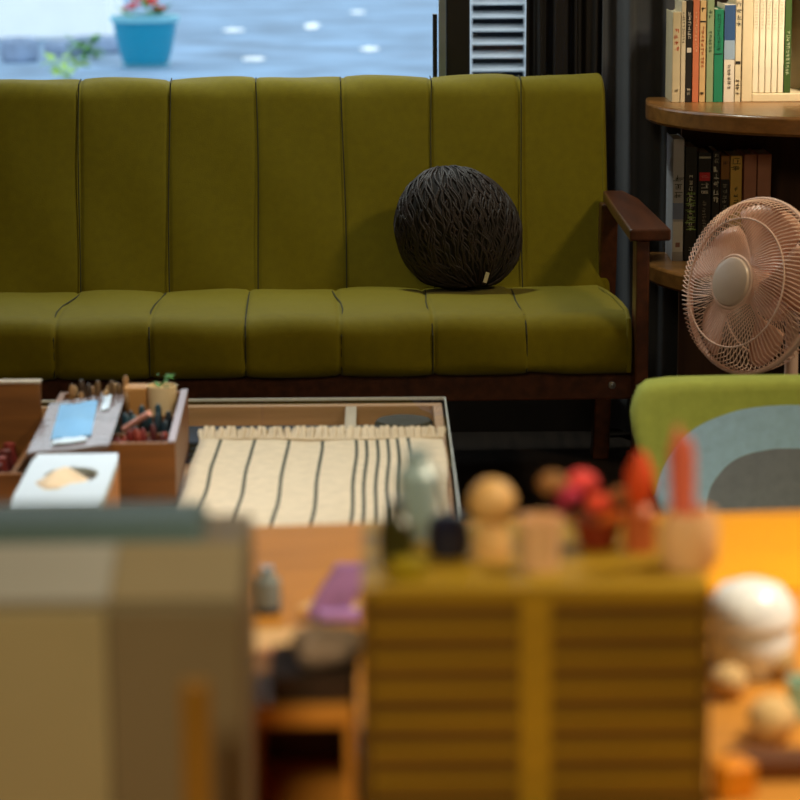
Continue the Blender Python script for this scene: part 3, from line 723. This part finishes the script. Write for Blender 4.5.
o = MB().tube([(0, 0, 0), (.0, 0, .06)], .0045, 8).build('marker', mat('pink_marker', (226, 160, 140), .5, .05, 20), smooth=True, loc=WBM @ Vector((.02, -.09, .088)), rot=(R(60), 0, R(50)))
tag(o, 'pale pink marker lying tilted across the rows of the divided box', 'marker')
m_ochre = mat('ochre_block', (176, 122, 58), .6, .1, 20)
o = MB().box(-.017, .017, -.02, .02, 0, .1).build('wooden_block', m_ochre, loc=WBM @ Vector((.022, .125, .0085)), rot=(0, 0, R(1.6)), bevel=.003)
tag(o, 'ochre wooden block in the back row beside the small cream pot', 'block')
pt = thing('plant_pot', WBM @ Vector((.061, .125, .0085)), 'small cream pot with a green sprout in the back corner of the divided box', 'plant pot')
MB().lathe([(0, 0), (.017, 0), (.023, .1), (.0215, .1), (.0205, .092), (0, .092)], 24).build('pot', mat('cream_pot', (226, 198, 150), .6, .05, 20), pt, True)
leafcluster(MB(), 16, .01, .025, .014, .094).build('sprout', m_leaf, pt)

# open box on the left
lb = thing('open_box', (-.62, 3.60, TZ), 'brown box with upright back board and reddish trinkets, left edge of coffee table', 'box')
MB().box(-.11, .11, .10, .112, 0, .136).build('back_board', m_box, lb, bevel=.002)
MB().box(-.11, .11, -.11, -.1, 0, .05).box(-.11, -.1, -.1, .1, 0, .05).box(.092, .1, -.1, .1, 0, .05).box(-.1, .092, -.1, .1, 0, .006).build('tray', m_box, lb, bevel=.0015)
MB().box(-.111, .111, .099, .113, .136, .139).build('rim', m_pale, lb)
for k in range(12):
    i, j = k % 3, k // 3
    c, cn = [((120, 44, 34), 'red brown'), ((150, 70, 50), 'terracotta'), ((90, 34, 28), 'dark red'), ((176, 128, 100), 'pinkish tan')][(k * 7 + j) % 4]
    o = MB().lathe([(0, 0), (.012, 0), (.012, .03), (.009, .036), (.009, .05), (0, .052)], 14).build('small_jar', mat('jar_%d_%d_%d' % c, c, .4, .1, 20), smooth=True, loc=(-.62 + .005 + i * .032, 3.6 - .08 + j * .045, TZ + .0065))
    tag(o, '%s jar in the open box, %s from front, %s column from right wall' % (cn, ORD[j], ('third', 'second', 'first')[i]), 'jar', 'small jars in the open box')

# grey plastic packet with a blue card
m_pkt = mat('grey_plastic_sleeve', (120, 106, 106), .22, .2, 14, .6, 60)
m_blue = mat('sky_blue_card', (92, 160, 206), .45, .12, 12)
m_glint = mat('sleeve_glint', (206, 224, 236), .4, .05, 12)  # pale colour paints bright reflections on the glossy sleeve
cor = [onz(27, 457, .492), onz(109, 445, .497), onz(127.5, 389, .497), onz(50, 404, .497)]
c0 = sum(cor, Vector()) / 4; c0.z = .4925
pk = thing('plastic_packet', c0, 'grey plastic packet with a sky blue card, lying across the two wooden boxes', 'packet')
def quad(mb, a, b, c, d, z0, z1, k=6):
    vs = []; fs = []
    for L_ in (z0, z1):
        for i in range(k + 1):
            for j in range(k + 1):
                u, v = i / k, j / k
                p = (a * (1 - u) + b * u) * (1 - v) + (d * (1 - u) + c * u) * v
                bul = .003 * math.sin(math.pi * u) * math.sin(math.pi * v) if L_ == z1 else 0
                vs.append((p.x - c0.x, p.y - c0.y, L_ + bul + (.001 * math.sin(9 * u + 7 * v) if L_ == z1 else 0)))
    N = (k + 1) ** 2
    for i in range(k):
        for j in range(k):
            q = (i * (k + 1) + j, (i + 1) * (k + 1) + j, (i + 1) * (k + 1) + j + 1, i * (k + 1) + j + 1)
            fs.append(q[::-1]); fs.append(tuple(N + t_ for t_ in q))
    for i in range(k):
        for (p0_, p1_) in ((i * (k + 1), (i + 1) * (k + 1)), ((i + 1) * (k + 1) + k, i * (k + 1) + k), (i + 1, i), (k * (k + 1) + i, k * (k + 1) + i + 1)):
            fs.append((p0_, p1_, N + p1_, N + p0_))
    return mb.add(vs, fs)
quad(MB(), *cor, 0, .005).build('sleeve', m_pkt, pk, True)
zz = .4985
quad(MB(), onz(51, 441, zz), onz(91, 437, zz), onz(98, 402, zz), onz(60, 407, zz), .0076, .0088).build('card', m_blue, pk, True)
quad(MB(), onz(51, 446, zz), onz(86, 442, zz), onz(87, 438, zz), onz(53, 442, zz), .0074, .0086).build('strip', m_glint, pk, True)
quad(MB(), onz(101, 412, zz), onz(109, 410, zz), onz(112, 396, zz), onz(104, 398, zz), .0074, .0086).build('glint_patch', m_glint, pk, True)

# ---------------------------------------------------------------- foreground table and what stands on it
FZ = .60
m_ft = wood('honey_tabletop', (194, 132, 52), .6, .15, 0, .25)
ft = thing('wooden_table', (.1, 2.0, 0), 'honey wood table in the foreground carrying the slatted cabinet', 'table', R(6.0))
MB().box(-1.15, 1.2, -.72, .625, FZ - .035, FZ).build('tabletop', m_ft, ft, bevel=.006)
MB().box(-1.05, 1.1, -.62, -.6, FZ - .11, FZ - .035).box(-1.05, 1.1, .54, .56, FZ - .11, FZ - .035).box(-1.05, -1.03, -.6, .54, FZ - .11, FZ - .035).box(1.08, 1.1, -.6, .54, FZ - .11, FZ - .035).build('apron', m_ft, ft)
for sx in (-1.05, 1.1):
    for sy in (-.62, .56):
        MB().box(sx - .03, sx + .03, sy - .03, sy + .03, 0, FZ - .035).build('leg', m_ft, ft, bevel=.004)
# slatted drawer cabinet
m_cabf = wood('olive_gold_wood', (152, 120, 20), .5, .15, 0)
m_cabd = wood('dark_olive_wood', (100, 72, 9), .5, .2, 0)
KY = 1.76
a_ = at(361, 590, KY); b_ = at(711, 590, KY); cxm = (a_.x + b_.x) / 2; kw = (b_.x - a_.x) / 2; kh = at(540, 587, KY).z - FZ
kb = thing('drawer_cabinet', (cxm, KY, FZ), 'small olive gold cabinet with two columns of shallow drawers in the foreground', 'cabinet')
MB().box(-kw, kw, 0, .19, kh - .006, kh).build('top', m_cabf, kb, bevel=.001)
MB().box(-kw, -kw + .006, .0, .19, 0, kh - .006).box(kw - .006, kw, .0, .19, 0, kh - .006).box(-kw + .006, kw - .006, .184, .19, 0, kh - .006).box(-kw + .006, kw - .006, 0, .184, 0, .004).build('case', m_cabd, kb)
MB().box(-.011, .011, -.001, .184, .004, kh - .006).build('centre_post', m_cabf, kb)
rows = 7; rh = (kh - .01) / rows
for cix, (xa, xb) in enumerate(((-kw + .007, -.0115), (.0115, kw - .007))):
    for k in range(rows):
        z0 = .0045 + k * rh
        dr = MB().box(xa, xb, .0015, .17, z0 + .0003, z0 + rh - .0044).build('drawer', m_cabd, kb)
        MB().box(xa, xb, -.0012, .03, z0 + rh - .0044, z0 + rh - .0002).build('lip', m_cabf, dr)
# ornaments on the cabinet
TZ2 = FZ + kh
def on_top(px, Y): p = at(px, 500, Y); return (p.x, Y, TZ2)
m_olive = mat('dark_olive_glaze', (52, 50, 18), .3, .1, 20); m_nav = mat('navy_glaze', (26, 28, 50), .3, .1, 20)
m_gls = mat('pale_blue_glass', (190, 214, 224), .25, .02, 10, trans=.4)
o = MB().lathe([(0, 0), (.011, 0), (.013, .012), (.012, .03), (.006, .036), (.006, .046), (0, .046)], 24).build('small_vase', m_olive, smooth=True, loc=on_top(396, 1.83)); tag(o, 'dark olive little vase at the left end of the drawer cabinet top', 'vase')
o = MB().lathe([(0, 0), (.012, 0), (.013, .006), (.013, .012), (0, .013)], 24).build('small_dish', mat('lemon_dish', (150, 130, 20), .4, .08, 20), smooth=True, loc=on_top(409, 1.79)); tag(o, 'olive yellow little dish in front of the dark vase', 'dish')
o = MB().lathe([(0, 0), (.014, 0), (.016, .006), (.016, .05), (.009, .058), (.009, .068), (.007, .068), (.007, .056), (.013, .048), (.013, .004), (0, .004)], 28).build('glass_bottle', m_gls, smooth=True, loc=on_top(418, 1.90)); tag(o, 'pale blue glass bottle standing between the olive vase and navy pot', 'bottle')
o = thing('ink_pot', on_top(449, 1.85), 'navy ink pot with a dark stopper left of the wooden doll', 'pot')
MB().lathe([(0, 0), (.014, 0), (.017, .01), (.015, .026), (.008, .031), (0, .031)], 28).build('body', m_nav, o, True); MB().tube([(0, 0, .031), (-.008, 0, .06)], [.003, .0014], 8).build('stopper', m_olive, o, True)
m_peg = mat('peg_wood', (222, 174, 110), .5, .08, 20)
o = thing('peg_doll', on_top(492, 1.84), 'pale wooden peg doll with a round head on the drawer cabinet', 'doll')
MB().lathe([(0, 0), (.013, 0), (.014, .01), (.011, .02), (.008, .028), (0, .029)], 24).build('body', m_peg, o, True); MB().ball((0, 0, .042), .0175, 24).build('head', m_peg, o, True)
o = MB().lathe([(0, 0), (.013, 0), (.0155, .038), (.014, .038), (.012, .004), (0, .004)], 28).build('cup', mat('peach_cup', (228, 182, 140), .5, .05, 20), smooth=True, loc=on_top(541, 1.81)); tag(o, 'peach coloured little cup between the peg doll and the red flowers', 'cup')
m_stm = mat('dry_stem', (84, 72, 30), .7, .1, 20)
bq = thing('flower_bunch', on_top(598, 1.87), 'bunch of red, pink and orange dried flowers in a small dark red pot', 'flowers')
MB().lathe([(0, 0), (.013, 0), (.019, .022), (.0175, .022), (.012, .004), (0, .004)], 24).build('pot', mat('dark_red_pot', (120, 36, 14), .5, .08, 20), bq, True)
for (dx, dy, dz, r, c) in ((-.034, .0, .06, .013, (150, 100, 50)), (-.022, -.004, .052, .011, (170, 30, 70)), (-.012, .006, .06, .013, (226, 70, 70)), (0, -.006, .046, .012, (222, 70, 40)), (.008, 0, .034, .012, (226, 110, 30)), (-.026, .004, .038, .01, (120, 20, 50)), (.016, 0, .05, .01, (150, 90, 40))):
    dz -= .013; fbm = MB()
    for q in range(9):
        a = q * 2.4; rr = r * .55 * math.sqrt(q / 9)
        fbm.ball((dx + rr * math.cos(a), dy + rr * math.sin(a), dz + r * .3 * (1 - q / 9)), r * .5, 10)
    f_ = fbm.build('bloom', mat('bloom_%d_%d_%d' % c, c, .7, .1, 40), bq, True)
    MB().tube([(dx * .1, dy * .1, .004), (dx * .7, dy, dz * .6), (dx, dy, dz)], .0012, 5).build('stem', m_stm, f_)
o = thing('round_brush', on_top(640, 1.86), 'orange red brush head standing beside the peach jar', 'brush')
MB().lathe([(0, 0), (.012, 0), (.012, .03), (.006, .036), (0, .036)], 16).build('handle', mat('terracotta_handle', (176, 88, 44), .5, .08, 20), o, True)
MB().lathe([(0, .036), (.007, .036), (.0105, .046), (.010, .06), (.004, .073), (0, .075)], 16).build('bristles', mat('vermilion_bristle', (212, 70, 14), .7, .15, 60), o, True)
jr = MB().lathe([(0, 0), (.017, 0), (.021, .008), (.021, .03), (.018, .042), (.016, .042), (.018, .03), (.018, .008), (0, .004)], 32).build('jar', mat('peach_ceramic', (236, 188, 140), .45, .04, 20), smooth=True, loc=on_top(690, 1.81)); tag(jr, 'peach ceramic jar holding red crayons at the right end of the drawer cabinet', 'jar')
jl = Vector(on_top(690, 1.81))
for (dx, dy, l, c, lab) in ((-.008, .002, .098, (222, 112, 92), 'tallest salmon red crayon in the peach jar'), (-.002, -.004, .09, (222, 110, 86), 'pale salmon crayon in the peach jar, right of the tallest'), (-.010, .010, .088, (196, 64, 40), 'brick red crayon at the back of the peach jar')):
    o = MB().tube([(0, 0, 0), (0, 0, l * .88), (0, 0, l)], [.005, .005, .002], 10).build('crayon', mat('crayon_%d_%d_%d' % c, c, .5, .05, 20), smooth=True, loc=jl + Vector((dx * .6, dy * .6, .0055)), rot=(0, dx * 6, 0)); tag(o, lab, 'crayon')

# grey machine at the left
m_tealg = mat('teal_grey_lid', (74, 94, 98), .5, .06, 10); m_lg = mat('light_grey_panel', (160, 158, 156), .55, .06, 8); m_tan = mat('tan_grey_panel', (150, 138, 106), .6, .08, 6)
m_br = mat('taupe_panel', (112, 98, 74), .6, .08, 6); m_yt = mat('straw_panel', (142, 128, 102), .55, .06, 8)
gx1 = at(243, 620, 1.62).x; gx0 = -.40; gm_ = at(108, 620, 1.62).x; fz = at(120, 602, 1.62).z
gp = thing('grey_printer', (gx1, 1.62, FZ), 'grey desktop machine with teal lid and two front panels, bottom left foreground', 'machine', R(.5))
L0 = gx0 - gx1; lm = gm_ - gx1; f_ = fz - FZ
zt_ = at(120, 541, 1.70).z - FZ
body = MB()
prof = [(0.004, 0), (0.004, f_ - .003), (.078, zt_ - .004), (.17, zt_ - .004), (.17, 0)]
body.add([(L0, y, z) for y, z in prof] + [(0, y, z) for y, z in prof], [(0, 1, 2, 3, 4), (9, 8, 7, 6, 5)] + [(i, 5 + i, 5 + (i + 1) % 5, (i + 1) % 5) for i in range(5)])
body.build('body', m_br, gp, bevel=.003)
MB().box(L0, lm - .001, 0, .004, .004, f_ - .006).build('front_panel', m_tan, gp, bevel=.001)
MB().box(lm + .001, -.002, 0, .004, .004, f_ - .006).build('front_panel', m_br, gp, bevel=.001)
for (xa, xb, mm) in ((L0, lm + .0, m_lg), (lm + .001, -.002, m_yt)):
    MB().add([(xa, .004, f_ - .002), (xb, .004, f_ - .002), (xb, .076, zt_ - .003), (xa, .076, zt_ - .003), (xa, .003, f_ + .001), (xb, .003, f_ + .001), (xb, .075, zt_), (xa, .075, zt_)],
             [(0, 3, 2, 1), (4, 5, 6, 7), (0, 1, 5, 4), (1, 2, 6, 5), (2, 3, 7, 6), (3, 0, 4, 7)]).build('sloped_panel', mm, gp)
lt = at(120, 506, 1.76).z - FZ
MB().add([(L0, .085, zt_ - .005), (-.030, .085, zt_ - .005), (-.030, .165, zt_ - .005), (L0, .165, zt_ - .005), (L0, .1, lt - .002), (-.034, .1, lt - .002), (-.034, .155, lt), (L0, .155, lt)],
         [(0, 3, 2, 1), (4, 5, 6, 7), (0, 1, 5, 4), (1, 2, 6, 5), (2, 3, 7, 6), (3, 0, 4, 7)]).build('lid', m_tealg, gp, bevel=.003)
st_ = at(195, 680, 1.54)
o = thing('wooden_stand', (st_.x, 1.54, FZ), 'brown wooden post on a small foot in front of the grey machine', 'stand')
MB().box(-.009, .009, -.006, .006, .008, st_.z - FZ).build('post', wood('amber_post', (132, 92, 24), .5, .2, 2), o, bevel=.003)
MB().prism(roundpoly([(-.03, -.025), (.03, -.025), (.03, .025), (-.03, .025)], [.01] * 4, 4), 0, .008).build('foot', wood('amber_post', (132, 92, 24)), o)

# wooden riser with basket
ra, rb = at(247, 715, 1.76), at(354, 715, 1.76); rz_ = at(300, 706, 1.76).z - FZ
rs = thing('wooden_riser', ((ra.x + rb.x) / 2, 1.76, FZ), 'small honey wood riser between the grey machine and the drawer cabinet', 'riser')
rw = (rb.x - ra.x) / 2
MB().box(-rw, rw, 0, .13, rz_ - .016, rz_).build('board', m_ft, rs, bevel=.002)
MB().box(-rw + .006, rw - .006, .12, .13, 0, rz_ - .016).build('back', m_case, rs)  # dark panel added to keep the gap under the board dark
for s in (-1, 1): MB().box(min(s * rw, s * (rw - .006)), max(s * rw, s * (rw - .006)), .002, .13, 0, rz_ - .016).build('side', m_ft, rs)
bkz = FZ + rz_
bs = at(316, 690, 1.80)
bsk = thing('basket', (bs.x, 1.792, bkz), 'dark brown low basket standing on the wooden riser', 'basket')
bsh = at(316, 664, 1.80).z - bkz
m_bask = mat('dark_wicker', (46, 26, 10), .8, .4, 60, .8, 90)
MB().prism(roundpoly([(-.031, -.026), (.029, -.026), (.029, .05), (-.031, .05)], [.008] * 4, 4), 0, bsh).build('body', m_bask, bsk, True, bevel=.002)
MB().tube([(x, y, bsh) for x, y in roundpoly([(-.031, -.026), (.029, -.026), (.029, .05), (-.031, .05)], [.008] * 4, 4)], .0022, 6, closed=True).build('rim', m_bask, bsk, True)
m_gcl = mat('grey_cloth', (150, 130, 118), .9, .1, 30, .5, 120)
fn = lambda th, ph: 1 + .12 * math.sin(3 * ph + 1) + .1 * math.sin(5 * ph) * math.sin(th)
o = MB().ball((0, 0, .011), (.026, .03, .014), 24, fn).build('cloth_bundle', m_gcl, smooth='all', loc=(bs.x + .008, 1.805, bkz + bsh + .0015)); tag(o, 'crumpled grey cloth bundle on top of the dark basket', 'cloth')
# things on the tabletop behind the riser
c = onz(268, 612, FZ)
o = thing('glass_vial', c, 'small grey blue glass vial with dark foot standing on the honey table', 'vial')
MB().lathe([(0, .006), (.011, .006), (.012, .014), (.012, .03), (.006, .036), (.006, .042), (0, .042)], 20).build('body', mat('grey_blue_glaze', (120, 130, 136), .2, .05, 20), o, True); MB().lathe([(0, 0), (.012, 0), (.012, .006), (0, .006)], 20).build('foot', m_nav, o, True)
c = onz(342, 622, FZ)
m_pur = mat('purple_yarn', (168, 130, 204), .8, .15, 60)
o = MB()
for k in range(9):
    a = (k - 4) * .0035
    o.tube([(-.014 + a, .002 * (k % 3), .006), (-.004 + a, -.002 + .002 * (k % 2), .026), (.008 + a, 0, .044), (.013 + a, 0, .052)], .0045, 8)
for k in range(3): o.tube([(-.02, -.004, .005 + k * .002), (.016, -.004, .005 + k * .002)], .0045, 8)
tag(o.build('yarn_skein', m_pur, smooth=True, loc=c), 'twisted lilac purple yarn skein standing left of the drawer cabinet', 'yarn')
m_cp = mat('cream_paper', (226, 186, 138), .8, .05, 20)
for (px, py, sx, sy, rz, lab) in ((290, 640, .04, .03, .2, 'cream paper slip flat on the honey table, in front of the vial'), (330, 608, .024, .02, -.5, 'cream paper slip flat on the honey table, beside the purple skein')):
    o = MB().box(-sx, sx, -sy, sy, 0, .003).build('paper_slip', m_cp, loc=onz(px, py, FZ), rot=(0, 0, rz), bevel=.0006); tag(o, lab, 'paper')
c = onz(277, 676, FZ)
o = MB().lathe([(0, 0), (.014, 0), (.016, .006), (.014, .022), (0, .024)], 20).build('wooden_bobbin', mat('orange_wood_plain', (206, 132, 62), .5, .1, 20), smooth=True, loc=c); tag(o, 'round orange wooden bobbin on the honey table, left of the dark basket', 'bobbin')

# right side of the table
m_yel = mat('golden_mat', (232, 158, 14), .5, .06, 10)
c = onz(760, 556, FZ)
o = MB().prism(roundpoly([(-.10, -.13), (.22, -.13), (.22, .142), (-.10, .142)], [.01] * 4, 4), 0, .004).build('placemat', m_yel, loc=c, rot=(0, 0, R(3))); tag(o, 'golden yellow placemat on the right of the honey table', 'placemat')
m_cer = mat('white_ceramic', (228, 232, 242), .25, .02, 10)
c = onz(750, 672, FZ); c.z = FZ
wj = thing('lidded_jar', c, 'round white ceramic lidded jar right of the drawer cabinet', 'jar')
MB().lathe([(0, 0), (.026, 0), (.034, .014), (.036, .032), (.032, .041), (0, .041)], 36).build('body', m_cer, wj, True)
MB().lathe([(.0, .0415), (.034, .0415), (.037, .046), (.036, .06), (.026, .074), (.01, .08), (0, .08)], 36).build('lid', m_cer, wj, True)
m_peb = mat('beige_stone', (206, 172, 120), .8, .15, 30)
m_peb2 = mat('taupe_stone', (164, 132, 84), .8, .15, 30)
for (px, py, r, mm, lab) in ((728, 697, .017, m_peb, 'beige pebble just below the white lidded jar, beside the cabinet'), (776, 678, .016, m_peb2, 'taupe pebble at the right foot of the white lidded jar'),
                         (772, 738, .021, m_peb, 'largest cream pebble, right front of the table')):
    fn = lambda th, ph: 1 + .08 * math.sin(2 * ph + px) * math.sin(th)
    o = MB().ball((0, 0, r * .8), (r, r, r * .8), 20, fn).build('pebble', mm, smooth='all', loc=onz(px, py, FZ)); tag(o, lab, 'pebble')
o = MB().lathe([(0, 0), (.014, 0), (.016, .03), (.0145, .03), (.012, .004), (0, .004)], 24).build('cup', mat('mint_ceramic', (150, 190, 176), .4, .05, 20), smooth=True, loc=onz(806, 715, FZ)); tag(o, 'mint green cup at the right edge behind the cream pebble', 'cup')
c = onz(768, 775, FZ)
o = MB().box(-.03, .03, -.015, .015, 0, .018).build('brown_box', mat('brown_lacquer', (92, 48, 14), .5, .1, 20), loc=c, bevel=.003); o.name = 'lacquer_box'; tag(o, 'flat brown lacquer box in front of the cream pebble', 'box')
c = onz(733, 795, FZ)
o = MB().box(-.013, .013, -.013, .013, 0, .026).build('wooden_cube', mat('orange_cube', (226, 140, 26), .5, .1, 20), loc=c, rot=(0, 0, .4), bevel=.003); tag(o, 'orange wooden cube beside the right foot of the drawer cabinet', 'cube')
